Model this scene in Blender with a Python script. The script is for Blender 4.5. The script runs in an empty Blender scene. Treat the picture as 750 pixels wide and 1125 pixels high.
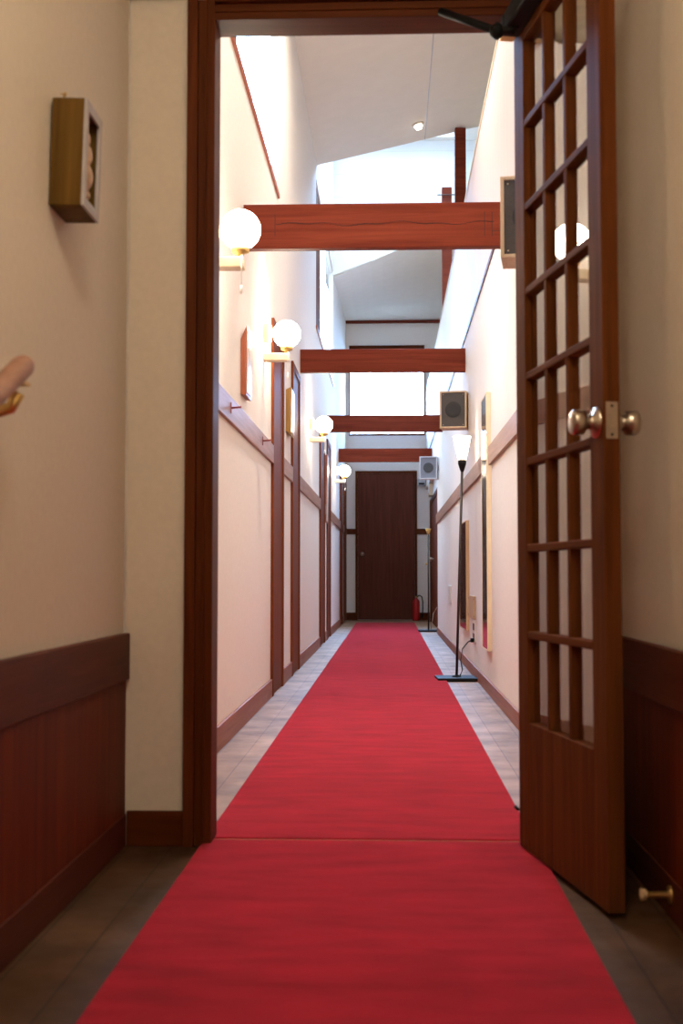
import bpy, bmesh, math, random
from mathutils import Vector, Matrix
random.seed(7)
S = bpy.context.scene
COL = S.collection
PI = math.pi

# ------------------------------------------------------------------ materials
def new_mat(name):
    m = bpy.data.materials.new(name); m.use_nodes = True
    nt = m.node_tree
    return m, nt, nt.nodes['Principled BSDF'], nt.nodes.new, nt.links.new

def wood(name, c1, c2, grain='z', rough=.4, scale=1.0, bump=.06, spec=.08):
    m, nt, b, N, L = new_mat(name)
    tc = N('ShaderNodeTexCoord'); mp = N('ShaderNodeMapping')
    s = {'x': (1.2, 26, 26), 'y': (26, 1.2, 26), 'z': (26, 26, 1.2)}[grain]
    mp.inputs['Scale'].default_value = tuple(v*scale for v in s)
    n = N('ShaderNodeTexNoise'); n.inputs['Scale'].default_value = 1.6
    n.inputs['Detail'].default_value = 6; n.inputs['Roughness'].default_value = .6
    n.inputs['Distortion'].default_value = .5
    r = N('ShaderNodeValToRGB')
    r.color_ramp.elements[0].position = .32; r.color_ramp.elements[0].color = (*c1, 1)
    r.color_ramp.elements[1].position = .70; r.color_ramp.elements[1].color = (*c2, 1)
    L(tc.outputs['Object'], mp.inputs['Vector']); L(mp.outputs['Vector'], n.inputs['Vector'])
    L(n.outputs['Fac'], r.inputs['Fac']); L(r.outputs['Color'], b.inputs['Base Color'])
    bp = N('ShaderNodeBump'); bp.inputs['Strength'].default_value = bump; bp.inputs['Distance'].default_value = .01
    L(n.outputs['Fac'], bp.inputs['Height']); L(bp.outputs['Normal'], b.inputs['Normal'])
    b.inputs['Roughness'].default_value = rough
    b.inputs['Specular IOR Level'].default_value = spec
    return m

def plain(name, c, rough=.5, metal=0, spec=.5, noise=0.0, nscale=30, bump=0.0):
    m, nt, b, N, L = new_mat(name)
    b.inputs['Roughness'].default_value = rough
    b.inputs['Metallic'].default_value = metal
    b.inputs['Specular IOR Level'].default_value = spec
    tc = N('ShaderNodeTexCoord'); n = N('ShaderNodeTexNoise')
    n.inputs['Scale'].default_value = nscale; n.inputs['Detail'].default_value = 5
    L(tc.outputs['Object'], n.inputs['Vector'])
    r = N('ShaderNodeValToRGB')
    r.color_ramp.elements[0].position = .3; r.color_ramp.elements[1].position = .7
    r.color_ramp.elements[0].color = (*[v*(1-noise) for v in c], 1)
    r.color_ramp.elements[1].color = (*[min(1, v*(1+noise)) for v in c], 1)
    L(n.outputs['Fac'], r.inputs['Fac']); L(r.outputs['Color'], b.inputs['Base Color'])
    if bump:
        bp = N('ShaderNodeBump'); bp.inputs['Strength'].default_value = bump; bp.inputs['Distance'].default_value = .005
        L(n.outputs['Fac'], bp.inputs['Height']); L(bp.outputs['Normal'], b.inputs['Normal'])
    return m

def emit(name, c, s):
    m, nt, b, N, L = new_mat(name)
    b.inputs['Base Color'].default_value = (.9, .88, .82, 1)
    b.inputs['Emission Color'].default_value = (*c, 1)
    b.inputs['Emission Strength'].default_value = s
    return m

def thin_glass(name, tint=(1, 1, 1)):
    m = bpy.data.materials.new(name); m.use_nodes = True
    nt = m.node_tree; N = nt.nodes.new; L = nt.links.new
    nt.nodes.clear()
    o = N('ShaderNodeOutputMaterial'); mx = N('ShaderNodeMixShader')
    t = N('ShaderNodeBsdfTransparent'); t.inputs['Color'].default_value = (*tint, 1)
    g = N('ShaderNodeBsdfGlossy'); g.inputs['Roughness'].default_value = .015
    f = N('ShaderNodeFresnel'); f.inputs['IOR'].default_value = 1.52
    ge = N('ShaderNodeNewGeometry'); inv = N('ShaderNodeMath'); inv.operation = 'SUBTRACT'; inv.inputs[0].default_value = 1
    one = N('ShaderNodeMath'); one.operation = 'ADD'; one.inputs[1].default_value = 1
    dbl = N('ShaderNodeMath'); dbl.operation = 'MULTIPLY'; dbl.inputs[1].default_value = 2
    dv = N('ShaderNodeMath'); dv.operation = 'DIVIDE'
    mu = N('ShaderNodeMath'); mu.operation = 'MULTIPLY'
    L(f.outputs['Fac'], one.inputs[0]); L(f.outputs['Fac'], dbl.inputs[0]); L(dbl.outputs[0], dv.inputs[0]); L(one.outputs[0], dv.inputs[1])
    L(ge.outputs['Backfacing'], inv.inputs[1]); L(inv.outputs[0], mu.inputs[0]); L(dv.outputs[0], mu.inputs[1])
    L(mu.outputs[0], mx.inputs[0]); L(t.outputs[0], mx.inputs[1]); L(g.outputs[0], mx.inputs[2])
    L(mx.outputs[0], o.inputs['Surface'])
    return m

def boards(name, c, pitch, dark=.8, axis='Y', rough=.6):
    """painted boards: thin grooves every `pitch` metres along an axis"""
    m, nt, b, N, L = new_mat(name)
    tc = N('ShaderNodeTexCoord'); sx = N('ShaderNodeSeparateXYZ')
    L(tc.outputs['Object'], sx.inputs[0])
    mu = N('ShaderNodeMath'); mu.operation = 'MULTIPLY'; mu.inputs[1].default_value = 1/pitch
    fr = N('ShaderNodeMath'); fr.operation = 'FRACT'
    lt = N('ShaderNodeMath'); lt.operation = 'LESS_THAN'; lt.inputs[1].default_value = .05
    L(sx.outputs[axis], mu.inputs[0]); L(mu.outputs[0], fr.inputs[0]); L(fr.outputs[0], lt.inputs[0])
    n = N('ShaderNodeTexNoise'); n.inputs['Scale'].default_value = 3
    L(tc.outputs['Object'], n.inputs['Vector'])
    r = N('ShaderNodeValToRGB')
    r.color_ramp.elements[0].color = (*[v*.93 for v in c], 1); r.color_ramp.elements[1].color = (*c, 1)
    L(n.outputs['Fac'], r.inputs['Fac'])
    mx = N('ShaderNodeMixRGB'); mx.inputs[2].default_value = (*[v*dark for v in c], 1)
    L(lt.outputs[0], mx.inputs[0]); L(r.outputs['Color'], mx.inputs[1])
    L(mx.outputs[0], b.inputs['Base Color']); b.inputs['Roughness'].default_value = rough
    return m

def floor_mat(name, a, c, mo):
    m, nt, b, N, L = new_mat(name)
    tc = N('ShaderNodeTexCoord'); mp = N('ShaderNodeMapping')
    mp.inputs['Rotation'].default_value = (0, 0, PI/2)
    br = N('ShaderNodeTexBrick')
    br.inputs['Color1'].default_value = (*a, 1); br.inputs['Color2'].default_value = (*c, 1)
    br.inputs['Mortar'].default_value = (*mo, 1)
    br.inputs['Scale'].default_value = 1; br.inputs['Mortar Size'].default_value = .0022
    br.inputs['Brick Width'].default_value = 2.6; br.inputs['Row Height'].default_value = .105
    n = N('ShaderNodeTexNoise'); n.inputs['Scale'].default_value = 5; n.inputs['Detail'].default_value = 8
    n2 = N('ShaderNodeTexNoise'); n2.inputs['Scale'].default_value = 22; n2.inputs['Detail'].default_value = 4
    L(tc.outputs['Object'], mp.inputs['Vector']); L(mp.outputs[0], br.inputs['Vector'])
    L(tc.outputs['Object'], n.inputs['Vector']); L(tc.outputs['Object'], n2.inputs['Vector'])
    r = N('ShaderNodeValToRGB'); r.color_ramp.elements[0].position = .35; r.color_ramp.elements[1].position = .68
    r.color_ramp.elements[0].color = (.62, .58, .55, 1); r.color_ramp.elements[1].color = (1.3, 1.26, 1.22, 1)
    L(n.outputs['Fac'], r.inputs['Fac'])
    mx = N('ShaderNodeMixRGB'); mx.blend_type = 'MULTIPLY'; mx.inputs[0].default_value = 1
    L(br.outputs['Color'], mx.inputs[1]); L(r.outputs['Color'], mx.inputs[2])
    L(mx.outputs[0], b.inputs['Base Color'])
    rr = N('ShaderNodeMapRange'); b.inputs['Specular IOR Level'].default_value = .2; rr.inputs['To Min'].default_value = .4; rr.inputs['To Max'].default_value = .65
    L(n2.outputs['Fac'], rr.inputs['Value']); L(rr.outputs[0], b.inputs['Roughness'])
    return m

def carpet_mat(name, c):
    m, nt, b, N, L = new_mat(name)
    tc = N('ShaderNodeTexCoord')
    n = N('ShaderNodeTexNoise'); n.inputs['Scale'].default_value = 7; n.inputs['Detail'].default_value = 6
    n2 = N('ShaderNodeTexNoise'); n2.inputs['Scale'].default_value = 420; n2.inputs['Detail'].default_value = 2
    mp = N('ShaderNodeMapping'); mp.inputs['Scale'].default_value = (.7, 2.2, 1)
    L(tc.outputs['Object'], mp.inputs['Vector'])
    L(mp.outputs[0], n.inputs['Vector']); L(tc.outputs['Object'], n2.inputs['Vector'])
    r = N('ShaderNodeValToRGB'); r.color_ramp.elements[0].position = .3; r.color_ramp.elements[1].position = .72
    r.color_ramp.elements[0].color = (*[v*.74 for v in c], 1)
    r.color_ramp.elements[1].color = (*[v*1.22 for v in c], 1)
    L(n.outputs['Fac'], r.inputs['Fac']); L(r.outputs['Color'], b.inputs['Base Color'])
    b.inputs['Roughness'].default_value = 1; b.inputs['Specular IOR Level'].default_value = 0
    b.inputs['Sheen Weight'].default_value = .3; b.inputs['Sheen Roughness'].default_value = .4; b.inputs['Sheen Tint'].default_value = (1, .5, .58, 1)
    bp = N('ShaderNodeBump'); bp.inputs['Strength'].default_value = .5; bp.inputs['Distance'].default_value = .004
    L(n2.outputs['Fac'], bp.inputs['Height']); L(bp.outputs['Normal'], b.inputs['Normal'])
    return m

M = {}
M['plaster'] = plain('offwhite_plaster', (.83, .785, .73), .85, spec=.15, noise=.03, nscale=60, bump=.06)
M['plaster_old'] = plain('beige_plaster', (.71, .64, .54), .85, spec=.15, noise=.03, nscale=60, bump=.06)
M['ceil'] = plain('cream_ceiling_paint', (.74, .69, .62), .85, spec=.15, noise=.02, nscale=8)
M['white'] = boards('white_painted_boards', (.82, .81, .78), .27, .9, 'Z')
M['boards'] = boards('pale_pink_boards', (.66, .53, .47), .16, .80, 'Y')
M['dark'] = wood('dark_stained_wood_upright', (.075, .016, .003), (.13, .033, .007), 'z', .5)
M['darkx'] = wood('dark_stained_wood_across', (.070, .0145, .003), (.12, .029, .006), 'x', .5)
M['darky'] = wood('dark_stained_wood_along', (.07, .015, .007), (.12, .030, .014), 'y', .5)
M['panel'] = wood('red_brown_veneer', (.085, .0135, .003), (.155, .029, .007), 'z', .55, .7)
M['beam'] = wood('red_stained_timber', (.115, .019, .010), (.20, .040, .020), 'x', .6, .8, .15)
M['crack'] = plain('timber_crack', (.045, .010, .006), .9)
M['leaf'] = wood('brown_door_wood', (.085, .024, .006), (.15, .046, .013), 'z', .6, spec=.02)
M['leafx'] = wood('brown_door_wood_across', (.085, .024, .006), (.15, .046, .013), 'x', .6, spec=.02)
M['enddoor'] = wood('dark_brown_door_veneer', (.10, .026, .014), (.15, .042, .024), 'z', .55, .8)
M['sidedoor'] = wood('red_brown_door_veneer', (.13, .030, .009), (.20, .052, .016), 'z', .6, .8)
M['rail'] = wood('faded_brown_rail', (.27, .135, .09), (.40, .22, .155), 'y', .45)
M['base'] = wood('brown_skirting', (.24, .085, .05), (.34, .135, .085), 'y', .45)
M['golden'] = wood('golden_brown_wood', (.26, .14, .035), (.38, .22, .07), 'z', .45)
M['olive'] = wood('olive_brown_wood', (.085, .043, .007), (.15, .080, .015), 'z', .5)
M['tan'] = wood('tan_wood', (.50, .34, .20), (.62, .44, .27), 'z', .5, .6)
M['pale'] = plain('pale_cream_frame', (.84, .70, .48), .5, noise=.04)
M['cream'] = plain('cream_painted_wood', (.72, .60, .42), .45, noise=.05)
M['redframe'] = wood('red_brown_frame_wood', (.30, .085, .045), (.42, .14, .08), 'z', .35)
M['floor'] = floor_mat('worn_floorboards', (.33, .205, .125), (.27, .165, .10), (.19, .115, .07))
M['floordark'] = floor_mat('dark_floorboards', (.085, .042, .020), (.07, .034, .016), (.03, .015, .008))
M['carpet'] = carpet_mat('crimson_carpet', (.375, .012, .026))
M['brass'] = plain('aged_brass', (.62, .42, .16), .45, 1, noise=.1)
M['steel'] = plain('brushed_nickel', (.52, .45, .37), .3, 1, noise=.06)
M['black'] = plain('black_metal', (.008, .007, .007), .6, spec=.15, noise=.1)
M['bronze'] = plain('dark_bronze', (.035, .022, .016), .45, .2, noise=.1)
M['grille'] = plain('dark_grey_grille_cloth', (.075, .07, .07), .9, noise=.2, nscale=300)
M['cone'] = plain('charcoal_speaker_cone', (.03, .03, .032), .8)
M['spk'] = wood('pale_speaker_wood', (.50, .38, .26), (.62, .49, .35), 'z', .5)
M['spk_daylit'] = plain('speaker_daylight_tint', (.58, .57, .60), .5)  # cool daylight on the last speaker put into its cabinet colour
M['grille_daylit'] = plain('grille_daylight_tint', (.22, .22, .25), .9, noise=.15, nscale=300)  # its grille lightened and cooled the same way, daylight as colour
M['globe'] = emit('glowing_opal_glass', (1, .84, .66), 74)
M['shade'] = emit('glowing_frosted_glass', (1, .82, .60), 7)
M['lens'] = emit('lit_ceiling_lens', (1, .88, .72), 6)
M['glass'] = thin_glass('clear_glass')
M['mirror'] = plain('mirror_silver', (.80, .79, .78), .10, 1)
M['picglass'] = plain('glass_painted_reflection', (.74, .70, .64), .3, spec=.3, noise=.12, nscale=25)  # pale colour painted in for the white reflection on the picture glass
M['plate'] = plain('white_plastic', (.82, .80, .74), .35)
M['red'] = plain('red_enamel', (.42, .008, .010), .35)
M['grey'] = plain('grey_plastic', (.42, .43, .46), .5)
M['carving'] = plain('carved_light_wood', (.55, .36, .22), .5, noise=.3, nscale=40)
M['void'] = plain('dark_box_lining', (.03, .022, .018), .8)
M['greyframe'] = plain('grey_wood_face', (.40, .37, .36), .5, noise=.06)
M['cordw'] = plain('white_cord', (.85, .84, .80), .6)
M['peg'] = plain('dark_red_peg', (.22, .025, .03), .5)

# ------------------------------------------------------------------ mesh builder
class MB:
    def __init__(s):
        s.bm = bmesh.new(); s.mats = []
    def _m(s, mat):
        if mat is None: return 0
        if mat not in s.mats: s.mats.append(mat)
        return s.mats.index(mat)
    def _tag(s, faces, mat, smooth=False):
        i = s._m(mat)
        for f in faces: f.material_index = i; f.smooth = smooth
    def box(s, x0, x1, y0, y1, z0, z1, bev=0, mat=None, rot=None, segs=2):
        mtx = Matrix.Translation(((x0+x1)/2, (y0+y1)/2, (z0+z1)/2))
        if rot: mtx = mtx @ rot
        mtx = mtx @ Matrix.Diagonal((abs(x1-x0), abs(y1-y0), abs(z1-z0), 1))
        r = bmesh.ops.create_cube(s.bm, size=1, matrix=mtx)
        faces = {f for v in r['verts'] for f in v.link_faces}
        if bev:
            es = list({e for v in r['verts'] for e in v.link_edges})
            rb = bmesh.ops.bevel(s.bm, geom=es, offset=bev, segments=segs, affect='EDGES', profile=.5)
            faces = {f for f in faces if f.is_valid} | set(rb['faces'])
        s._tag(faces, mat)
        return s
    def lathe(s, prof, axis_o=(0, 0, 0), axis='z', n=32, mat=None, smooth=True):
        """prof: list of (r, h) along the axis"""
        o = Vector(axis_o); rings = []
        def pt(r, h, a):
            c, d = r*math.cos(a), r*math.sin(a)
            return o + Vector({'z': (c, d, h), 'x': (h, c, d), 'y': (c, h, d)}[axis])
        for r, h in prof:
            if r < 1e-6: rings.append([s.bm.verts.new(pt(0, h, 0))])
            else: rings.append([s.bm.verts.new(pt(r, h, 2*PI*k/n)) for k in range(n)])
        fs = []
        for a, b in zip(rings, rings[1:]):
            for k in range(n):
                k2 = (k+1) % n
                if len(a) == 1 and len(b) == 1: continue
                if len(a) == 1: fs.append(s.bm.faces.new((a[0], b[k2], b[k])))
                elif len(b) == 1: fs.append(s.bm.faces.new((a[k], a[k2], b[0])))
                else: fs.append(s.bm.faces.new((a[k], a[k2], b[k2], b[k])))
        s._tag(fs, mat, smooth)
        return s
    def tube(s, pts, r, n=10, mat=None, cap=True):
        pts = [Vector(p) for p in pts]; rings = []
        for i, p in enumerate(pts):
            t = (pts[min(i+1, len(pts)-1)] - pts[max(i-1, 0)]).normalized()
            ref = Vector((0, 0, 1)) if abs(t.z) < .9 else Vector((1, 0, 0))
            u = t.cross(ref).normalized(); v = t.cross(u)
            rr = r[i] if isinstance(r, (list, tuple)) else r
            rings.append([s.bm.verts.new(p + u*math.cos(2*PI*k/n)*rr + v*math.sin(2*PI*k/n)*rr) for k in range(n)])
        fs = []
        for a, b in zip(rings, rings[1:]):
            for k in range(n):
                fs.append(s.bm.faces.new((a[k], a[(k+1) % n], b[(k+1) % n], b[k])))
        s._tag(fs, mat, True)
        if cap:
            s._tag([s.bm.faces.new(rings[0][::-1]), s.bm.faces.new(rings[-1])], mat)
        return s
    def prism(s, poly, lo, hi, axis='y', mat=None, bev=0):
        """poly in the two other axes, extruded from lo to hi along axis"""
        def pt(p, h):
            return {'y': (p[0], h, p[1]), 'x': (h, p[0], p[1]), 'z': (p[0], p[1], h)}[axis]
        a = [s.bm.verts.new(pt(p, lo)) for p in poly]; b = [s.bm.verts.new(pt(p, hi)) for p in poly]
        fs = [s.bm.faces.new(a), s.bm.faces.new(b[::-1])]
        for k in range(len(poly)):
            k2 = (k+1) % len(poly)
            fs.append(s.bm.faces.new((a[k], b[k], b[k2], a[k2])))
        if bev:
            es = list({e for f in fs for e in f.edges})
            rb = bmesh.ops.bevel(s.bm, geom=es, offset=bev, segments=2, affect='EDGES', profile=.5)
            fs = [f for f in fs if f.is_valid] + list(rb['faces'])
        s._tag(fs, mat)
        return s
    def sphere(s, c, r, sc=(1, 1, 1), mat=None, u=40, v=24):
        mtx = Matrix.Translation(c) @ Matrix.Diagonal((*sc, 1))
        q = bmesh.ops.create_uvsphere(s.bm, u_segments=u, v_segments=v, radius=r, matrix=mtx)
        s._tag({f for w in q['verts'] for f in w.link_faces}, mat, True)
        return s
    def quad(s, *pts, mat=None):
        s._tag([s.bm.faces.new([s.bm.verts.new(p) for p in pts])], mat)
        return s
    def build(s, name, mat=None, parent=None):
        bmesh.ops.recalc_face_normals(s.bm, faces=s.bm.faces[:])
        me = bpy.data.meshes.new(name); s.bm.to_mesh(me); s.bm.free()
        for m in (s.mats or [mat]): me.materials.append(m)
        o = bpy.data.objects.new(name, me); COL.objects.link(o)
        if parent: o.parent = parent
        return o

def tag(o, label=None, cat=None, group=None, kind=None):
    if label: o['label'] = label
    if cat: o['category'] = cat
    if group: o['group'] = group
    if kind: o['kind'] = kind
    return o
def thing(name, label, cat, loc, rz=0, group=None, kind=None):
    o = bpy.data.objects.new(name, None); COL.objects.link(o)
    o.empty_display_size = .05
    o.location = loc; o.rotation_euler = (0, 0, rz)
    return tag(o, label, cat, group, kind)
def struct(mb, name, mat=None, label=None, cat=None, parent=None):
    o = mb.build(name, mat, parent)
    if parent is None: tag(o, label, cat, kind='structure')
    return o
def copy_thing(root, loc, label, group=None):
    r = root.copy(); COL.objects.link(r); r.location = loc; r['label'] = label
    if group: r['group'] = group
    for ch in [o for o in COL.objects if o.parent == root]:
        c = ch.copy(); COL.objects.link(c); c.parent = r
        for g in [o for o in COL.objects if o.parent == ch]:
            d = g.copy(); COL.objects.link(d); d.parent = c
    return r

# ------------------------------------------------------------------ dimensions (metres)
XL, XR = -.645, .560          # corridor side walls
VL, VR = -.652, .550          # vestibule side walls
P0, P1 = 3.01, 3.09           # partition with the doorway
END = 18.45                   # end wall
OL, OR, OH = -.432, .335, 2.047   # doorway opening
BACK = -2.4
LEDGE, PARA = 2.385, 3.40     # right wall: ledge and top of the boarded upper part
SILL, WTOP = 2.885, 4.22

# ------------------------------------------------------------------ the setting
f = MB(); f.box(-1.0, 2.6, P0, END+.3, -.1, 0); struct(f, 'floor', M['floor'], 'worn brown floorboards along the corridor', 'floor')
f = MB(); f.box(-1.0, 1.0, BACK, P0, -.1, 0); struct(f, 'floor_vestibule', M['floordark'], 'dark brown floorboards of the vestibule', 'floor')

# left corridor wall with two high window openings
WIN = [(4.55, 7.06), (10.85, 14.2)]
w = MB()
w.box(XL-.16, XL, P0, END+.2, 0, SILL)
ys = [P0] + [v for a in WIN for v in a] + [END+.2]
for i in range(0, len(ys), 2): w.box(XL-.035, XL, ys[i], ys[i+1], SILL, 5.8)
for a, b in WIN: w.box(XL-.035, XL, a, b, WTOP, 5.8)
struct(w, 'wall_left', M['plaster'], 'white plaster corridor wall carrying the globe lamps', 'wall')
w = MB(); w.box(VL-.16, VL, BACK, P0, 0, 2.6); struct(w, 'wall_left_vestibule', M['plaster_old'])
w = MB(); w.box(VR, VR+.16, BACK, P0, 0, 2.6); struct(w, 'wall_right_vestibule', M['plaster_old'])
w = MB(); w.box(-.9, .9, BACK-.15, BACK, 0, 2.6); struct(w, 'wall_back', M['plaster_old'])
# partition around the doorway
w = MB()
w.box(XL-.01, OL-.02, P0, P1, 0, 5.8); w.box(OR+.02, XR+.02, P0, P1, 0, 5.8); w.box(OL-.02, OR+.02, P0, P1, OH+.02, 5.8)
w.box(XR+.02, 2.4, P0, P1, LEDGE, 5.8)
struct(w, 'wall_front', M['plaster_old'], 'beige wall around the open doorway', 'wall')
# right wall, plaster part, boarded upper part
w = MB(); w.box(XR, XR+.12, P1, 14.15, 0, LEDGE); struct(w, 'wall_right', M['plaster'])
w = MB(); w.box(.61, .73, 14.15, END+.2, 0, LEDGE); w.box(XR, .61, 14.15, END+.2, 1.95, LEDGE); struct(w, 'wall_right_recess', M['plaster'])
w = MB(); w.box(XR+.006, XR+.03, P1, END, LEDGE, PARA); struct(w, 'wall_right_upper', M['boards'])
w = MB(); w.box(XR-.007, XR+.006, P1, END, LEDGE-.012, LEDGE+.014); struct(w, 'trim_1', M['darky'])
w = MB(); w.box(XR+.0, XR+.036, P1, END, PARA, PARA+.016); struct(w, 'trim_2', M['cream'])
# loft to the right, above the side rooms
w = MB(); w.box(XR+.03, 2.4, P1, END+.2, LEDGE-.1, LEDGE-.004); struct(w, 'floor_loft', M['tan'])
w = MB(); w.box(2.4, 2.55, P0, END+.2, LEDGE-.1, 5.9); struct(w, 'wall_loft', M['plaster'])
# end wall with its window opening
WX0, WX1, WZ0, WZ1 = -.595, .545, 2.80, 4.12
w = MB()
w.box(-.8, 2.55, END, END+.2, 0, WZ0); w.box(-.8, WX0, END, END+.2, WZ0, WZ1); w.box(WX1, 2.55, END, END+.2, WZ0, WZ1)
w.box(-.8, 2.55, END, END+.2, WZ1, 5.8)
struct(w, 'wall_end', M['plaster'], 'plaster wall closing the corridor around the brown door', 'wall')
# ceilings
C_END = 10.98
def cz(x): return 4.385 + (x-XL)*.232
w = MB(); w.prism([(XL-.16, cz(XL-.16)), (2.5, cz(2.5)), (2.5, cz(2.5)+.08), (XL-.16, cz(XL-.16)+.08)], P1, C_END)
c = struct(w, 'ceiling', M['ceil'], 'cream ceiling sloping up over the first half of the corridor', 'ceiling')
w = MB(); w.box(.33, .338, P1, C_END-.001, cz(.33)-.0016, cz(.338)+.002); struct(w, 'seam', M['greyframe'], parent=c)
w = MB(); w.box(VL-.1, VR+.1, BACK, P0, 2.55, 2.65); struct(w, 'ceiling_vestibule', M['ceil'])
SK = (XL+.05, .9, 11.2, 14.2)
w = MB(); w.box(XL-.16, 2.55, C_END-.1, SK[2], 5.8, 5.9); w.box(XL-.16, 2.55, SK[3], END+.2, 5.8, 5.9); w.box(XL-.16, SK[0], SK[2], SK[3], 5.8, 5.9); w.box(SK[1], 2.55, SK[2], SK[3], 5.8, 5.9)
struct(w, 'ceiling_lantern', M['white'])
w = MB(); w.box(SK[0], SK[1], SK[2], SK[3], 5.86, 5.865); struct(w, 'added_skylight', M['glass'], 'added unseen skylight above the gap between the two ceilings', 'window')  # added opening, out of view, lets daylight onto gable and far floor
w = MB(); w.prism([(XL-.16, cz(XL-.16)+.081), (2.5, cz(2.5)+.081), (2.5, 5.8), (XL-.16, 5.8)], C_END-.1, C_END-.02); struct(w, 'wall_lantern', M['white'])
# lower ceiling over the far half: low on the left at its near edge, level at the end wall
FC = 14.32
def fz(x, t): return (4.17 + (x-XL)*.43)*(1-t) + 4.52*t
w = MB(); nx, ny = 24, 10
vs = [[w.bm.verts.new((XL-.1 + (2.5-XL+.1)*i/nx, FC+(END-FC)*j/ny, fz(XL-.1 + (2.5-XL+.1)*i/nx, j/ny))) for i in range(nx+1)] for j in range(ny+1)]
vt = [[w.bm.verts.new(v.co + Vector((0, 0, .06))) for v in row] for row in vs]
for j in range(ny):
    for i in range(nx):
        w.bm.faces.new((vs[j][i], vs[j+1][i], vs[j+1][i+1], vs[j][i+1])); w.bm.faces.new((vt[j][i], vt[j][i+1], vt[j+1][i+1], vt[j+1][i]))
for i in range(nx): w.bm.faces.new((vs[0][i], vs[0][i+1], vt[0][i+1], vt[0][i]))
struct(w, 'ceiling_far', M['ceil'], 'cream ceiling rising to the right above the far window', 'ceiling')
w = MB(); w.prism([(XL-.01, 4.19), (-.19, fz(-.19, 0)+.002), (XL-.01, 4.52)], FC-.02, FC-.001); struct(w, 'trim_3', M['ceil'])
w = MB(); w.prism([(XL-.1, fz(XL-.1, 0)+.061), (2.5, fz(2.5, 0)+.061), (2.5, 5.8), (XL-.1, 5.8)], FC, FC+.05)
struct(w, 'wall_upper', M['white'], 'white boarded gable wall above the far ceiling edge', 'wall')

# windows
def pane(mb, parent): mb.build('pane', M['glass'], parent)
def side_window(name, a, b, post, label):
    r = MB(); r.box(XL-.004, XL+.012, a-.02, b+.02, SILL-.022, SILL+.006, .003)
    o = struct(r, name, M['redframe'], label, 'window')
    q = MB(); q.box(XL-.034, XL-.012, a, post, SILL+.006, WTOP); q.build('wooden_panel', M['dark'], o)
    q = MB(); q.box(XL-.04, XL-.012, post, b, WTOP-.025, WTOP); q.box(XL-.034, XL-.010, b-.012, b, SILL+.006, WTOP-.025)
    q.build('window_frame', M['plate'], o)
    q = MB(); q.box(XL-.030, XL-.026, post, b-.012, SILL+.006, WTOP-.025); pane(q, o)
side_window('window_1', *WIN[0], 5.22, 'tall clerestory window above the first globe lamp')
side_window('window_2', *WIN[1], 11.72, 'tall clerestory window further along, past the first beam')
r = MB(); r.box(WX0, WX1, END-.012, END+.06, WZ1-.045, WZ1+.02); r.box(WX0, WX0+.02, END-.012, END+.06, WZ0, WZ1-.045); r.box(WX1-.02, WX1, END-.012, END+.06, WZ0, WZ1-.045); r.box(WX0, WX1, END-.012, END+.06, WZ0-.03, WZ0)
o = struct(r, 'window_3', M['darkx'], 'wide bright window high in the end wall', 'window')
q = MB(); q.box(WX0+.02, WX1-.02, END+.03, END+.034, WZ0, WZ1-.045); pane(q, o)
w = MB(); w.box(XL, 1.1, END-.05, END-.001, 4.475, 4.515, .004); struct(w, 'trim_4', M['beam'])

# doorway casing: stepped jambs and head
w = MB()
for x0, x1, y0 in ((OL-.068, OL-.042, P0-.022), (OL-.042, OL-.024, P0-.008), (OL-.024, OL-.019, P0-.016), (OL-.019, OL-.0, P0-.012)):
    w.box(x0, x1, y0, P1+.01, 0, OH+.055, .0015)
for x0, x1, y0 in ((OR, OR+.02, P0-.012), (OR+.02, OR+.068, P0-.02)):
    w.box(x0, x1, y0, P1+.01, 0, OH+.055, .0015)
struct(w, 'trim_doorway', M['dark'], 'dark stained jambs of the open doorway', 'door frame')
w = MB()
for z0, z1, y0 in ((OH, OH+.019, P0-.012), (OH+.019, OH+.024, P0-.016), (OH+.024, OH+.042, P0-.008), (OH+.042, OH+.068, P0-.024)):
    w.box(OL, OR, y0, P1+.01, z0, z1, .0015)
struct(w, 'trim_doorhead', M['darkx'])
w = MB(); w.box(VL, VR, P0-.03, P0-.001, 2.108, 2.20, .003); struct(w, 'trim_5', M['darkx'])
# skirtings, wainscot
w = MB(); w.box(VL+.014, OL-.069, P0-.014, P0-.001, 0, .084, .002); struct(w, 'baseboard_front', M['darkx'])
for s, X in (('left', VL), ('right', VR)):
    sg = 1 if s == 'left' else -1
    w = MB(); w.box(X, X+sg*.010, BACK, P0-.012, .078, .402); struct(w, 'wainscot_trim_'+s if 0 else 'trim_wainscot_'+s, M['panel'])
    w = MB(); w.box(X, X+sg*.018, BACK, P0-.006, .402, .515, .003); struct(w, 'trim_dado_'+s, M['darky'])
    w = MB(); w.box(X, X+sg*.013, BACK, P0-.012, 0, .078, .002); struct(w, 'baseboard_'+s+'_vestibule', M['darky'])

# side doors in the left wall (frame + leaf), skirting and rail between them
DOORS = [(6.70, 7.38), (8.06, 8.72), (11.37, 12.17), (12.70, 13.39), (16.08, 16.87), (17.44, 18.29)]
DL = ['first brown door on the globe lamp wall, below the second globe', 'second brown door on the globe lamp wall, past the gold frame', 'third brown door along the globe lamp wall', 'fourth brown door along the globe lamp wall', 'fifth brown door, below the last globe lamp', 'last brown door before the corridor end wall']
for i, (a, b) in enumerate(DOORS):
    m = MB(); m.box(XL, XL+.016, a, a+.05, 0, 2.08, .002); m.box(XL, XL+.016, b-.05, b, 0, 2.08, .002); m.box(XL, XL+.016, a+.05, b-.05, 2.03, 2.08, .002)
    o = struct(m, 'door_%d' % (i+1), M['sidedoor'], DL[i], 'door')
    q = MB(); q.box(XL, XL+.008, a+.052, b-.052, .008, 2.028); q.build('door_leaf', M['sidedoor'], o)
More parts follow.
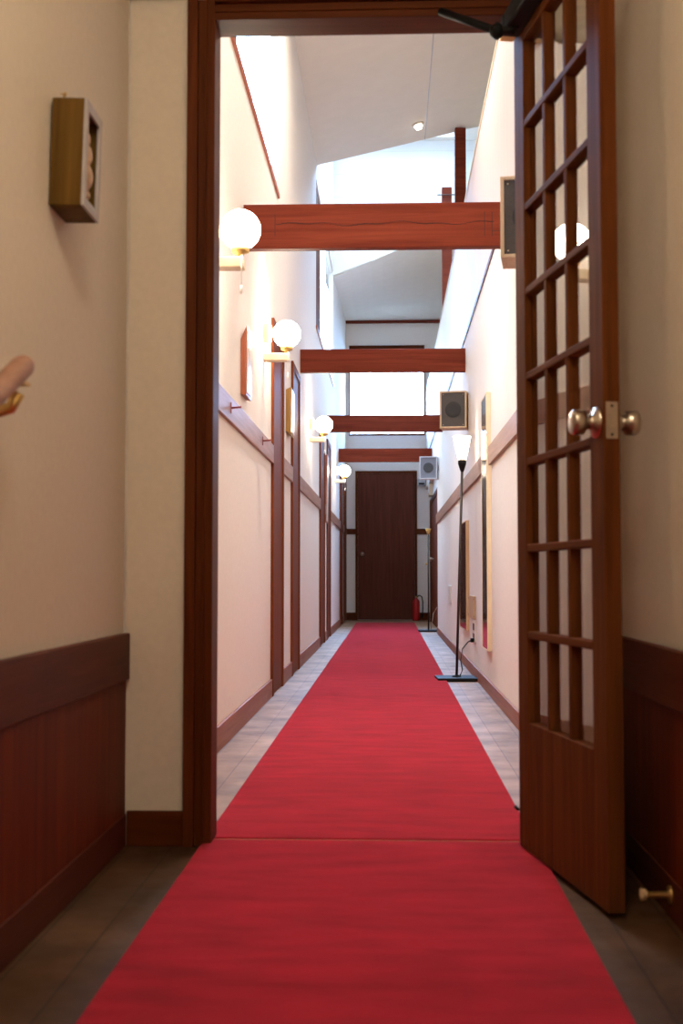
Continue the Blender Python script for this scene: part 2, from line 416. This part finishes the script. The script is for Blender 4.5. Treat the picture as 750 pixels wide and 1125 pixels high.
def runs(lo, hi, gaps):
    out, p = [], lo
    for a, b in gaps: out.append((p, a)); p = b
    out.append((p, hi)); return [r for r in out if r[1]-r[0] > .03]
w = MB()
for a, b in runs(P1+.012, END, DOORS): w.box(XL, XL+.012, a, b, 0, .095, .002)
struct(w, 'baseboard_left', M['base'])
w = MB()
for a, b in runs(P1+.012, END, DOORS): w.box(XL, XL+.016, a, b, 1.272, 1.372, .002)
struct(w, 'trim_rail_left', M['rail'], 'faded wooden rail along the globe lamp wall', 'wall rail')
w = MB(); w.box(XR-.012, XR, P1+.012, 14.15, 0, .075, .002); struct(w, 'baseboard_right', M['base'])
w = MB()
for a, b in ((P1+.012, 6.70), (7.12, 14.15)): w.box(XR-.018, XR, a, b, 1.258, 1.36, .002)
struct(w, 'trim_rail_right', M['rail'], 'wooden rail along the wall with the mirrors', 'wall rail')
w = MB(); w.box(XL, -.50, END-.016, END, 1.28, 1.365, .002); w.box(.425, .61, END-.016, END, 1.28, 1.365, .002); struct(w, 'trim_rail_end', M['darkx'])
w = MB(); w.box(XL, -.50, END-.014, END, 0, .11, .002); w.box(.425, .61, END-.014, END, 0, .11, .002); struct(w, 'baseboard_end', M['darkx'])
# low door in the recess on the right
m = MB(); a, b = 14.55, 17.75
m.box(.592, .61, a, a+.07, 0, 1.74, .002); m.box(.592, .61, b-.07, b, 0, 1.74, .002); m.box(.592, .61, a+.07, b-.07, 1.67, 1.74, .002)
o = struct(m, 'door_7', M['dark'], 'low brown door in the recess behind the small floor lamp', 'door')
q = MB(); q.box(.600, .61, a+.072, b-.072, .01, 1.668); q.build('door_leaf', M['sidedoor'], o)
q = MB(); q.lathe([(0, -.055), (.022, -.05), (.028, -.035), (.02, -.018), (.012, -.012), (.012, 0), (.03, 0)], (.599, 16.5, .88), 'x'); q.build('door_knob', M['steel'], o)
# end door
m = MB(); m.box(-.50, -.465, END-.03, END, 0, 2.235, .003); m.box(.39, .425, END-.03, END, 0, 2.235, .003); m.box(-.465, .39, END-.03, END, 2.20, 2.235, .003)
o = struct(m, 'door_8', M['dark'], 'plain dark brown door closing the end of the corridor', 'door')
q = MB(); q.box(-.463, .388, END-.022, END, .008, 2.198, .002); q.build('door_leaf', M['enddoor'], o)
q = MB(); q.lathe([(.034, 0), (.034, -.008), (.012, -.012), (.012, -.03), (.026, -.04), (.03, -.055), (.022, -.068), (0, -.07)], (-.395, END-.022, .985), 'y'); q.build('door_knob', M['steel'], o)

# ------------------------------------------------------------------ carpets
def carpet(name, y0, y1, label):
    m = MB(); m.box(-.455, .357, y0, y1, .0005, .0085, .003); o = m.build(name, M['carpet']); return tag(o, label, 'carpet', 'red runner carpets')
carpet('runner_carpet', BACK+.2, 3.048, 'crimson runner carpet on the vestibule floor, this side of the seam in the doorway')
carpet('runner_carpet', 3.066, 17.2, 'long crimson runner carpet beyond the doorway seam, reaching the dark end door')

w = MB(); w.box(OL+.001, OR-.001, 3.049, 3.065, .0003, .005, .001); struct(w, 'trim_threshold', M['tan'])
# ------------------------------------------------------------------ tie beams
def beam(y, z0, z1, d, label, detail=False):
    m = MB(); m.box(XL-.004, XR+.004, y, y+d, z0, z1, .004, M['beam'])
    if detail:
        # drying crack along the face and the housed joint blocks at both ends
        n = 40
        for k in range(n):
            x0 = -.50 + .965*k/n; x1 = -.50 + .965*(k+1)/n
            zc = (z0+z1)/2 + .008 + .006*math.sin(k*.35) + .004*math.sin(k*.9)
            m.box(x0, x1+.002, y-.0012, y+.001, zc-.0016-.0012*math.sin(k*.5), zc+.0014, 0, M['crack'])
        m.box(-.505, -.502, y-.0012, y+.001, z0+.055, z1-.045, 0, M['crack'])
        for xa in (.425, .458): m.box(xa, xa+.003, y-.0012, y+.001, z0+.045, z1-.045, 0, M['crack'])
        m.box(.458, .5, y-.0012, y+.001, z0+.068, z0+.071, 0, M['crack'])
    o = m.build('tie_beam'); return tag(o, label, 'beam', 'red brown tie beams across the corridor', 'thing')
beam(5.39, 2.112, 2.312, .055, 'cracked red brown tie beam across the corridor behind the first globe lamp', True)
beam(8.9, 2.142, 2.312, .055, 'second red brown tie beam from the doorway, below the bright end window')
beam(12.7, 2.150, 2.325, .055, 'third red brown tie beam from the doorway, running behind the middle speaker')
beam(15.8, 2.126, 2.300, .055, 'fourth and last red brown tie beam, just above the dark end door')

# posts rising from the loft
def post(x0, x1, y, z1, label):
    m = MB(); m.box(x0, x1, y, y+.1, LEDGE-.003, z1, .004); return tag(m.build('timber_post', M['beam']), label, 'post', None, 'thing')
post(.600, .697, 10.86, cz(.60)-.002, 'tall red brown timber post reaching the edge of the cream ceiling')
o = post(.592, .700, 13.35, 4.93, 'shorter red brown timber post with thin rod, seen above the first beam')
q = MB(); q.tube([(.54, 13.34, 4.84), (.75, 13.34, 4.84)], .006); q.build('rod', M['bronze'], o)

# ------------------------------------------------------------------ globe wall lamps
def globe_lamp(loc, label):
    g = thing('globe_wall_lamp', label, 'wall lamp', loc, 0, 'round globe lamps on the plaster wall')
    m = MB(); m.lathe([(0, 0), (.050, 0), (.050, .03), (.044, .04), (0, .042)], (0, 0, .005), 'x'); m.build('backplate', M['cream'], g)
    m = MB(); m.box(.0, .135, -.03, .03, -.142, -.103, .004); m.build('bracket_arm', M['cream'], g)
    m = MB(); m.lathe([(0, -.103), (.012, -.103), (.012, -.09), (.03, -.084), (.032, -.066), (.026, -.06), (0, -.06)], (.120, 0, 0)); m.build('brass_cup', M['brass'], g)
    m = MB(); m.sphere((.120, 0, 0), .071); m.build('glass_globe', M['globe'], g)
    m = MB(); m.tube([(.128, -.032, -.1), (.128, -.034, -.14), (.128, -.034, -.21)], .0022, 6); m.lathe([(0, 0), (.006, .004), (.005, .03), (0, .034)], (.128, -.034, -.24), n=12)
    m.build('pull_cord', M['cordw'], g)
    return g
GL = [(4.30, 1.886, 'nearest'), (6.29, 1.906, ''), (9.94, 1.885, ''), (14.58, 1.904, '')]
GT = ['largest-looking glowing globe lamp, in front of the cracked beam', 'glowing globe lamp above the first brown side door, second from the doorway', 'glowing globe lamp in front of the third tie beam', 'smallest-looking glowing globe lamp, beside the top corner of the dark end door']
g0 = globe_lamp((XL, GL[0][0], GL[0][1]), GT[0])
for (y, z, _), t in zip(GL[1:], GT[1:]): copy_thing(g0, (XL, y, z), t)

# ------------------------------------------------------------------ speakers
def speaker(y, x0, x1, z0, z1, cab, gr, label):
    w_, h_ = x1-x0, z1-z0
    s = thing('wall_speaker', label, 'speaker', (x0, y, z0), math.radians(-8), 'box speakers high on the wall')
    t = .012
    m = MB(); m.box(0, t, 0, .15, 0, h_, .002); m.box(w_-t, w_, 0, .15, 0, h_, .002); m.box(t, w_-t, 0, .15, 0, t, .002); m.box(t, w_-t, 0, .15, h_-t, h_, .002); m.box(t, w_-t, .14, .15, t, h_-t)
    m.build('cabinet', cab, s)
    m = MB(); m.box(t, w_-t, .008, .03, t, h_-t, .002)
    for a in (t+.012, w_-t-.012):
        for b in (t+.012, h_-t-.012): m.lathe([(0, -.002), (.003, -.001), (.003, .002)], (a, .007, b), 'y', 10, M['steel'])
    m.mats.insert(0, gr) if gr not in m.mats else None
    for fc in m.bm.faces: fc.material_index = 1 if fc.smooth else 0
    m.build('grille', None, s)
    m = MB(); m.lathe([(.056, .004), (.052, .002), (.03, .0055), (.0, .0065)], (w_/2, 0, h_/2), 'y'); m.build('speaker_cone', M['cone'] if cab is M['spk'] else M['grille'], s)
    m = MB(); m.box(w_-.001, w_+.012, .09, .14, h_/2-.03, h_/2+.03); m.build('bracket', cab, s)
speaker(3.9, .359, .548, 1.671, 1.936, M['spk'], M['grille'], 'large-looking dark grille speaker in pale wood, cut off by the open glazed door')
speaker(8.6, .359, .547, 1.690, 1.952, M['spk'], M['grille'], 'dark grille speaker in pale wood, hung above the lit floor lamp')
speaker(13.6, .341, .538, 1.728, 1.980, M['spk_daylit'], M['grille_daylit'], 'speaker tinted pale grey for daylight, hung beside the top of the dark end door')

# ------------------------------------------------------------------ glazed door standing open
HX, HY = .311, 2.99
dx, dy = .417-.311, 2.402-3.000
rz = math.atan2(dy, dx)
# local x runs from hinge to free edge along the face seen by the camera, local y towards the wall behind
D = thing('glazed_door', 'open brown door with twenty-four glass panes and round knobs', 'door', (HX, HY, .012), rz, None, 'thing')
LW, LH, LT = .607, 2.02, .034
GX0, GX1 = .078, .528
ZR = [.300, .504, .708, .912, 1.116, 1.320, 1.524, 1.728, 1.932]
def dpart(name, mat, *boxes, bev=.0025):
    m = MB()
    for b in boxes: m.box(*b, bev)
    return m.build(name, mat, D)
dpart('stile', M['leaf'], (0, GX0, 0, LT, 0, LH))
dpart('stile', M['leaf'], (GX1, LW, 0, LT, 0, LH))
dpart('top_rail', M['leafx'], (GX0, GX1, 0, LT, ZR[8], LH))
dpart('bottom_panel', M['leaf'], (GX0, GX1, .001, LT-.001, 0, ZR[0]))
cw = (GX1-GX0)/3
for k in (1, 2): dpart('muntin', M['leaf'], (GX0+cw*k-.009, GX0+cw*k+.009, .003, LT-.003, ZR[0], ZR[8]), bev=.002)
for z in ZR[1:8]: dpart('muntin', M['leafx'], (GX0, GX1, .001, LT-.001, z-.009, z+.009), bev=.003)
dpart('glazing', M['glass'], (GX0, GX1, LT/2-.0015, LT/2+.0015, ZR[0], ZR[8]), bev=0)
KZ = .945
KP = [(.031, 0), (.030, .005), (.016, .009), (.013, .018), (.017, .022), (.0245, .027), (.025, .046), (.022, .051), (.0, .052)]
def knob(sgn, y0):
    m = MB(); m.lathe([(r, y0+sgn*h) for r, h in KP], (.566, 0, KZ), 'y', 32)
    k = m.build('door_knob', M['steel'], D); k['label'] = 'brushed metal knob'
knob(-1, 0); knob(1, LT)
m = MB(); m.box(LW-.0005, LW+.0015, .005, LT-.005, KZ-.036, KZ+.036, 0, M['steel']); m.box(LW+.001, LW+.007, .012, LT-.012, KZ-.012, KZ+.012, .001, M['steel'])
for z in (-.028, .028): m.lathe([(0, .003), (.003, .002), (.003, 0)], (LW, LT/2, KZ+z), 'x', 10, M['bronze'])
m.build('latch_plate', None, D)
# door closer on the face turned to the camera, its arm reaching the head of the frame
m = MB(); m.box(.045, .27, -.045, 0, LH-.068, LH-.02, .005); m.box(.05, .075, -.047, -.003, LH-.066, LH-.022, .003)
cl = m.build('door_closer', M['black'], D)
m = MB(); m.box(.01, .044, -.040, -.004, LH-.064, LH-.024, .003); m.build('end_cap', M['brass'], cl)
P = Matrix.Rotation(-rz, 3, 'Z')
def loc(x, y, z): v = P @ Vector((x-HX, y-HY, 0)); return (v.x, v.y, z-.012)
m = MB(); e = loc(.262, 2.90, 1.962)
m.tube([(.10, -.026, LH-.072), (.10, -.026, LH-.058)], .011, 12)
m.tube([(.10, -.026, LH-.074), e], .011, 8); m.tube([e, loc(.13, 2.985, 2.052)], .010, 8)
m.sphere(e, .019, u=16, v=10); m.box(*[v for p in zip(loc(.10, 2.97, 0)[:2], loc(.16, 2.97, 0)[:2]) for v in sorted(p)][:0] or (e[0]-.005, e[0]+.005, e[1]-.005, e[1]+.005, e[2]-.02, e[2]+.02))
m.build('closer_arm', M['black'], cl)
m = MB(); m.tube([(-.03, .0, .085), (-.012, -.006, .088), (.004, -.004, .085)], .004, 8); m.build('hook', M['black'], D)

# door stop on the skirting of the right vestibule wall
st = thing('door_stop', 'small brass door stop rod projecting from the dark wainscot behind the glazed door', 'door stop', (VR-.013, 2.40, .047))
m = MB(); m.lathe([(0, 0), (.018, 0), (.018, -.005), (.007, -.008), (.006, -.048), (0, -.048)], (0, 0, 0), 'x', 20); m.build('rod', M['brass'], st)
m = MB(); m.lathe([(0, -.046), (.011, -.047), (.012, -.059), (0, -.061)], (0, 0, 0), 'x', 20); m.build('bumper', M['tan'], st)

# ------------------------------------------------------------------ carved box picture on the left vestibule wall
B = thing('shadow_box', 'deep golden brown box frame with a small carved figure on the vestibule wall', 'wall decoration', (VL, 2.30, 1.366))
B.rotation_euler = (0, math.radians(1.5), 0)
dp, wd, ht = .069, .125, .210
m = MB(); t = .014
m.box(.001, dp-.006, 0, t, 0, ht, .002); m.box(.001, dp-.006, wd-t, wd, 0, ht, .002); m.box(.001, dp-.006, t, wd-t, 0, t, .002); m.box(.001, dp-.006, t, wd-t, ht-t, ht, .002)
m.box(.022, .0235, -.0008, .002, .004, ht-.004, 0, M['void'])
for fc in m.bm.faces: fc.material_index = 0
m.mats = [M['olive']]
m.build('box_side', None, B)
m = MB(); m.box(dp-.006, dp, 0, .02, 0, ht, .0015); m.box(dp-.006, dp, wd-.02, wd, 0, ht, .0015); m.box(dp-.006, dp, .02, wd-.02, 0, .02, .0015); m.box(dp-.006, dp, .02, wd-.02, ht-.02, ht, .0015)
m.build('front_frame', M['greyframe'], B)
m = MB(); m.box(.002, .012, t, wd-t, t, ht-t); m.build('backing', M['void'], B)
m = MB()
for (y, z, r, sc) in ((.062, .150, .017, (1, 1, 1.15)), (.062, .118, .024, (.9, 1, 1.2)), (.045, .112, .010, (1, .8, 2)), (.080, .108, .010, (1, .8, 2)), (.062, .075, .030, (.8, 1.05, 1.1)), (.046, .044, .016, (1, 1.1, .8)), (.078, .044, .016, (1, 1.1, .8)), (.088, .072, .013, (1, 1, 1)), (.036, .07, .012, (1, 1, 1))):
    m.sphere((.045, y, z), r, sc, u=16, v=12)
m.box(.012, .05, .028, .097, .014, .034, .003)
m.build('carved_figure', M['carving'], B)
m = MB(); m.tube([(.008, .035, ht-.006), (.006, .06, ht+.028), (.008, .085, ht-.006)], .0012, 6); m.lathe([(0, .012), (.004, .011), (.0035, .006), (.0015, .005), (.0015, 0)], (0, .06, ht+.03), 'x', 12)
m.build('hanging_nail', M['brass'], B)

# handrail beside the camera
Hn = thing('handrail', 'rounded wooden handrail end on a brass bracket, cut off by the picture edge', 'handrail', (VL, 1.955, .930))
def hr(y): return .991 + (y-1.925)*.47 - .930
m = MB(); ys_ = [.5, .9, 1.3, 1.6, 1.85, 1.915, 1.925, 1.93]
m.tube([(.072, y-1.955, hr(y)) for y in ys_], [.0185]*6+[.016, .010], 20); m.build('rail_rod', M['rail'], Hn)
m = MB(); m.lathe([(0, 0), (.026, 0), (.026, .006), (.010, .010)], (0, -.055, -.012), 'x', 20)
m.tube([(.004, -.055, -.012), (.03, -.055, -.020), (.058, -.055, -.012), (.072, -.055, .012)], .010, 12); m.box(.060, .084, -.085, -.035, hr(1.895)-.022, hr(1.895)-.017)
m.build('bracket', M['brass'], Hn)

# ------------------------------------------------------------------ coat pegs on the left rail
def peg(y, z, label):
    g = thing('coat_peg', label, 'peg', (XL+.0162, y, z), 0, 'pegs on the wooden rail')
    m = MB(); m.tube([(0, 0, 0), (.03, 0, .002), (.042, 0, .004)], [.004, .004, .0055], 10); m.build('peg_pin', M['peg'], g)
    m = MB(); m.box(0, .003, -.006, .006, -.022, .022, .001); m.build('peg_plate', M['peg'], g)
peg(4.86, 1.325, 'dark red coat peg on the wooden rail, close under the tilted red frame')
peg(6.10, 1.330, 'dark red coat peg on the wooden rail, just before the first brown side door')

# ------------------------------------------------------------------ frames hung on the left wall
def tilted_frame(y, wd, prof, mat, face, label):
    """prof: outline of the near side in (x from wall, z); last edge pair is the glazed front"""
    z0 = prof[0][1]
    g = thing('picture_frame', label, 'picture frame', (XL, y, z0), 0, 'small frames tilted on the globe lamp wall')
    p = [(x, z-z0) for x, z in prof]
    m = MB(); m.prism([(x+.0005, z) for x, z in p], 0, wd, 'y', None, .003); m.build('frame_body', mat, g)
    (xb, zb), (xt, zt) = p[-1], p[-2]
    m = MB(); e = .018
    dxz = Vector((xt-xb, zt-zb)); n = Vector((dxz.y, -dxz.x)).normalized(); dxz.normalize()
    q = [Vector((xb, zb)) + dxz*e, Vector((xt, zt)) - dxz*e]
    poly = [q[0], q[1], q[1]+n*.0035, q[0]+n*.0035]
    m.prism([(v.x+.0005, v.y) for v in poly], e, wd-e, 'y'); m.build('glazed_front', face, g)
tilted_frame(5.30, .20, [(0, 1.447), (0, 1.690), (.027, 1.750), (.025, 1.442)], M['redframe'], M['picglass'], 'red brown framed picture tilted on the wall above the two coat pegs')
tilted_frame(7.66, .26, [(0, 1.565), (0, 1.828), (.034, 1.845), (.030, 1.545)], M['golden'], M['picglass'], 'golden wood framed picture between the first two brown side doors')
tilted_frame(12.30, .30, [(0, 1.20), (0, 1.86), (.028, 1.885), (.018, 1.19)], M['redframe'], M['picglass'], 'tall narrow reddish frame between the third and fourth side doors')

# ------------------------------------------------------------------ right wall: mirrors, plate, outlet, switch
def mirror(y0, y1, z0, z1, th, mat, label):
    g = thing('wall_mirror', label, 'mirror', (XR, y0, z0), 0, None)
    w_, h_ = y1-y0, z1-z0; e = .008
    m = MB(); m.box(-th, 0, 0, e, 0, h_, .002); m.box(-th, 0, w_-e, w_, 0, h_, .002); m.box(-th, 0, e, w_-e, 0, e, .002); m.box(-th, 0, e, w_-e, h_-e, h_, .002)
    m.build('mirror_frame', mat, g)
    m = MB(); m.box(-th+.0015, -.002, e, w_-e, e, h_-e); m.build('mirror_glass', M['mirror'], g)
mirror(6.73, 7.10, .245, 1.665, .026, M['pale'], 'tall pale framed mirror hung across the rail, nearer than the lit floor lamp')
mirror(8.62, 9.42, .27, 1.045, .022, M['tan'], 'shorter mirror hung below the rail, behind the lit floor lamp')
g = thing('wood_panel', 'tan square plywood cover on the wall above the electric socket', 'panel', (XR, 7.96, .374))
m = MB(); m.box(-.012, 0, 0, .55, 0, .15, .002); m.build('board', M['tan'], g)
for yy in (.02, .53):
    for zz in (.02, .13):
        m = MB(); m.lathe([(0, -.0145), (.004, -.0135), (.004, -.012)], (0, yy, zz), 'x', 10); m.build('screw', M['bronze'], g)
g = thing('wall_socket', 'white double wall socket below the tan cover, with the lamp plug in it', 'socket', (XR, 7.97, .225))
m = MB(); m.box(-.008, 0, 0, .22, 0, .145, .003); m.build('socket_plate', M['plate'], g)
for zz in (.035, .10):
    m = MB(); m.box(-.0095, -.0078, .04, .18, zz-.022, zz+.022, .001); m.build('outlet_face', M['bronze'], g)
g = thing('switch_plate', 'small shiny white switch plate low on the wall past the second mirror', 'switch', (XR, 11.03, .41))
m = MB(); m.box(-.009, 0, 0, .45, 0, .16, .003); m.build('plate', M['plate'], g)
m = MB(); m.box(-.012, -.0088, .12, .32, .04, .12, .002); m.build('rocker', M['plate'], g)

# ------------------------------------------------------------------ floor lamps
F = thing('floor_lamp', 'lit slim floor lamp with a frosted cone shade on a black slab base', 'floor lamp', (.42, 7.80, 0), 0, None)
m = MB(); m.box(-.123, .125, -.13, .13, .0004, .022, .004, rot=Matrix.Rotation(math.radians(3), 4, 'Z')); m.lathe([(.03, .022), (.028, .028), (.012, .034), (0, .034)], (.005, 0, 0), n=24)
m.build('base', M['black'], F)
m = MB(); m.tube([(.005, 0, .03), (.046, 0, 1.335)], .0085, 14); m.build('pole', M['bronze'], F)
m = MB(); m.lathe([(.009, 0), (.014, .012), (.024, .045), (.026, .05), (.026, .075), (.020, .078), (0, .078)], (.046, 0, 1.315), n=24); m.build('socket', M['black'], F)
m = MB(); m.lathe([(.026, 0), (.0265, .004), (.057, .148), (.0555, .148), (.0255, .006), (0, .006)], (.046, 0, 1.392), n=36); m.build('lamp_shade', M['shade'], F)
m = MB()
pts = [(.03, .05, .026), (.045, .06, .06), (.035, .08, .12), (.05, .12, .19), (.09, .18, .232), (.112, .22, .238), (.125, .235, .239)]
m.tube(pts, .004, 8); m.box(.108, .131, .215, .255, .226, .252, .003); m.build('power_cord', M['black'], F)
F2 = thing('floor_lamp', 'short unlit floor lamp with a tiny gold cup, before the recessed low door', 'floor lamp', (.462, 14.57, 0), 0, None)
m = MB(); m.box(-.118, .116, -.12, .12, .0004, .022, .004); m.build('base', M['black'], F2)
m = MB(); m.tube([(.004, 0, .02), (.006, 0, 1.15)], .0095, 14); m.build('pole', M['bronze'], F2)
m = MB(); m.lathe([(.008, 0), (.014, .01), (.038, .07), (.036, .072), (.012, .015), (0, .012)], (.006, 0, 1.145), n=24); m.build('cup', M['brass'], F2)
m = MB(); m.lathe([(0, -.024), (.012, -.02), (.014, -.008), (.008, 0)], (-.006, 0, .80), 'x', 16); m.build('switch_knob', M['brass'], F2)
m = MB(); m.tube([(.03, -.05, .024), (.045, -.06, .12), (.06, -.05, .22), (.10, -.03, .28), (.11, 0, .29)], .004, 8); m.build('power_cord', M['steel'], F2)

# ------------------------------------------------------------------ at the end wall
X = thing('fire_extinguisher', 'red fire extinguisher with black hose standing beside the dark end door', 'fire extinguisher', (.40, 18.2, 0))
m = MB(); m.lathe([(0, 0), (.05, 0), (.054, .01), (.054, .27), (.046, .30), (.022, .322), (.018, .335), (0, .335)], (0, 0, .0004)); m.build('cylinder', M['red'], X)
m = MB(); m.lathe([(0, .33), (.016, .33), (.016, .36), (0, .362)], n=20); m.build('valve', M['brass'], X)
m = MB(); m.box(-.012, .012, -.06, .03, .362, .372, .003); m.box(-.01, .01, -.055, .025, .385, .393, .003); m.box(-.01, .01, .012, .022, .37, .388); m.build('lever', M['black'], X)
m = MB(); m.tube([(.015, 0, .35), (.05, -.01, .372), (.085, -.015, .35), (.098, -.015, .28), (.098, -.015, .15), (.092, -.02, .10)], .009, 10); m.tube([(.092, -.02, .11), (.090, -.022, .04)], [.010, .018], 12); m.build('hose', M['black'], X)
g = thing('wall_box', 'rounded grey box high on the end wall between door and recess', 'wall box', (.43, END, 2.00))
m = MB(); m.box(0, .125, -.09, 0, 0, .11, .02, segs=4); m.build('housing', M['grey'], g)
m = MB(); m.box(.02, .105, -.094, -.088, .02, .05, .002); m.build('vent', M['black'], g)
g = thing('junction_box', 'cream box on the wall just above the recessed low door', 'wall box', (.61, 17.0, 1.77))
m = MB(); m.box(-.05, 0, 0, .35, 0, .17, .006); m.build('housing', M['cream'], g)
m = MB(); m.box(-.054, -.049, .03, .32, .03, .14, .003); m.build('cover', M['plate'], g)
# small round ceiling fitting
g = thing('ceiling_fitting', 'small round glass fitting near the edge of the sloping cream ceiling', 'ceiling light', (.26, 10.55, cz(.26)))
g.rotation_euler = (0, -math.atan(.232), 0)
m = MB(); m.lathe([(0, 0), (.05, 0), (.052, -.008), (.03, -.016), (0, -.017)], n=28); m.build('rim', M['ceil'], g)
m = MB(); m.lathe([(.034, -.012), (.036, -.025), (.026, -.045), (0, -.05)], n=28); m.build('lens', M['lens'], g)

# ------------------------------------------------------------------ light
W = bpy.data.worlds.new('sky'); S.world = W; W.use_nodes = True
nt = W.node_tree; bg = nt.nodes['Background']; N = nt.nodes.new; L = nt.links.new
tc = N('ShaderNodeTexCoord'); dt = N('ShaderNodeVectorMath'); dt.operation = 'DOT_PRODUCT'
dt.inputs[1].default_value = Vector((0, 1, .36)).normalized()
mr = N('ShaderNodeMapRange'); mr.interpolation_type = 'SMOOTHSTEP'
mr.inputs['From Min'].default_value = .80; mr.inputs['From Max'].default_value = .97
mr.inputs['To Min'].default_value = 1.9; mr.inputs['To Max'].default_value = 80.0
L(tc.outputs['Generated'], dt.inputs[0]); L(dt.outputs['Value'], mr.inputs['Value'])
sp = N('ShaderNodeSeparateXYZ'); mz = N('ShaderNodeMapRange'); mz.interpolation_type = 'SMOOTHSTEP'
mz.inputs['From Min'].default_value = .60; mz.inputs['From Max'].default_value = .95; mz.inputs['To Min'].default_value = 0; mz.inputs['To Max'].default_value = 17
ad = N('ShaderNodeMath'); ad.operation = 'ADD'
L(tc.outputs['Generated'], sp.inputs[0]); L(sp.outputs['Z'], mz.inputs['Value']); L(mr.outputs[0], ad.inputs[0]); L(mz.outputs[0], ad.inputs[1])
L(ad.outputs[0], bg.inputs['Strength'])
mb = N('ShaderNodeMapRange'); mb.inputs['From Min'].default_value = .80; mb.inputs['From Max'].default_value = .90
cm = N('ShaderNodeMixRGB'); cm.inputs[1].default_value = (.58, .78, 1, 1); cm.inputs[2].default_value = (.30, .56, 1, 1)
L(dt.outputs['Value'], mb.inputs['Value']); L(mb.outputs[0], cm.inputs[0]); L(cm.outputs[0], bg.inputs['Color'])
bg.inputs['Color'].default_value = (.58, .78, 1, 1)
def portal(name, locn, rot, sx, sy):
    l = bpy.data.lights.new(name, 'AREA'); l.shape = 'RECTANGLE'; l.size = sx; l.size_y = sy; l.cycles.is_portal = True
    o = bpy.data.objects.new(name, l); COL.objects.link(o); o.location = locn; o.rotation_euler = rot
for i, (a, b) in enumerate(WIN): portal('window_portal', (XL-.05, (a+b)/2, (SILL+WTOP)/2), (0, -PI/2, 0), WTOP-SILL, b-a)
portal('window_portal', ((WX0+WX1)/2, END+.15, (WZ0+WZ1)/2), (-PI/2, 0, 0), WX1-WX0, WZ1-WZ0)
portal('added_skylight_portal', ((SK[0]+SK[1])/2, (SK[2]+SK[3])/2, 5.92), (0, 0, 0), SK[1]-SK[0], SK[3]-SK[2])
def area(name, locn, rot, size, power, col):
    l = bpy.data.lights.new(name, 'AREA'); l.shape = 'DISK'; l.size = size; l.energy = power; l.color = col
    o = bpy.data.objects.new(name, l); COL.objects.link(o); o.location = locn; o.rotation_euler = rot
l = bpy.data.lights.new('vestibule_fill_light', 'POINT'); l.energy = 35; l.color = (1, .87, .67); l.shadow_soft_size = .14  # added light out of view, brightens the vestibule walls
o = bpy.data.objects.new('vestibule_fill_light', l); COL.objects.link(o); o.location = (.0, .7, 2.3)

for y in (4.2, 6.9):
    l = bpy.data.lights.new('corridor_fill_light', 'AREA'); l.shape = 'DISK'; l.size = .3; l.energy = 42; l.color = (1, .90, .76)  # added lights out of view, even out the corridor brightness
    o = bpy.data.objects.new('corridor_fill_light', l); COL.objects.link(o); o.location = (-.02, y, 4.3)

# ------------------------------------------------------------------ camera
FPX = 1350.0
th = math.atan(70.5/FPX); ps = math.atan(52/FPX*math.cos(th))
cam = bpy.data.cameras.new('camera'); co = bpy.data.objects.new('camera', cam); COL.objects.link(co)
co.location = (0, 0, .654); co.rotation_euler = (PI/2+th, 0, ps)
cam.sensor_fit = 'VERTICAL'; cam.sensor_height = 36; cam.sensor_width = 24; cam.lens = FPX/1125*36
cam.clip_start = .05
cam.dof.use_dof = True; cam.dof.focus_distance = 8.0; cam.dof.aperture_fstop = 5.6
S.camera = co
S.view_settings.view_transform = 'Standard'; S.view_settings.look = 'None'; S.view_settings.gamma = 1
S.view_settings.exposure = .22; S.view_settings.use_curve_mapping = False
S.cycles.use_denoising = True
S.cycles.max_bounces = 10; S.cycles.diffuse_bounces = 6; S.cycles.glossy_bounces = 5; S.cycles.transparent_max_bounces = 12
S.cycles.sample_clamp_indirect = 8
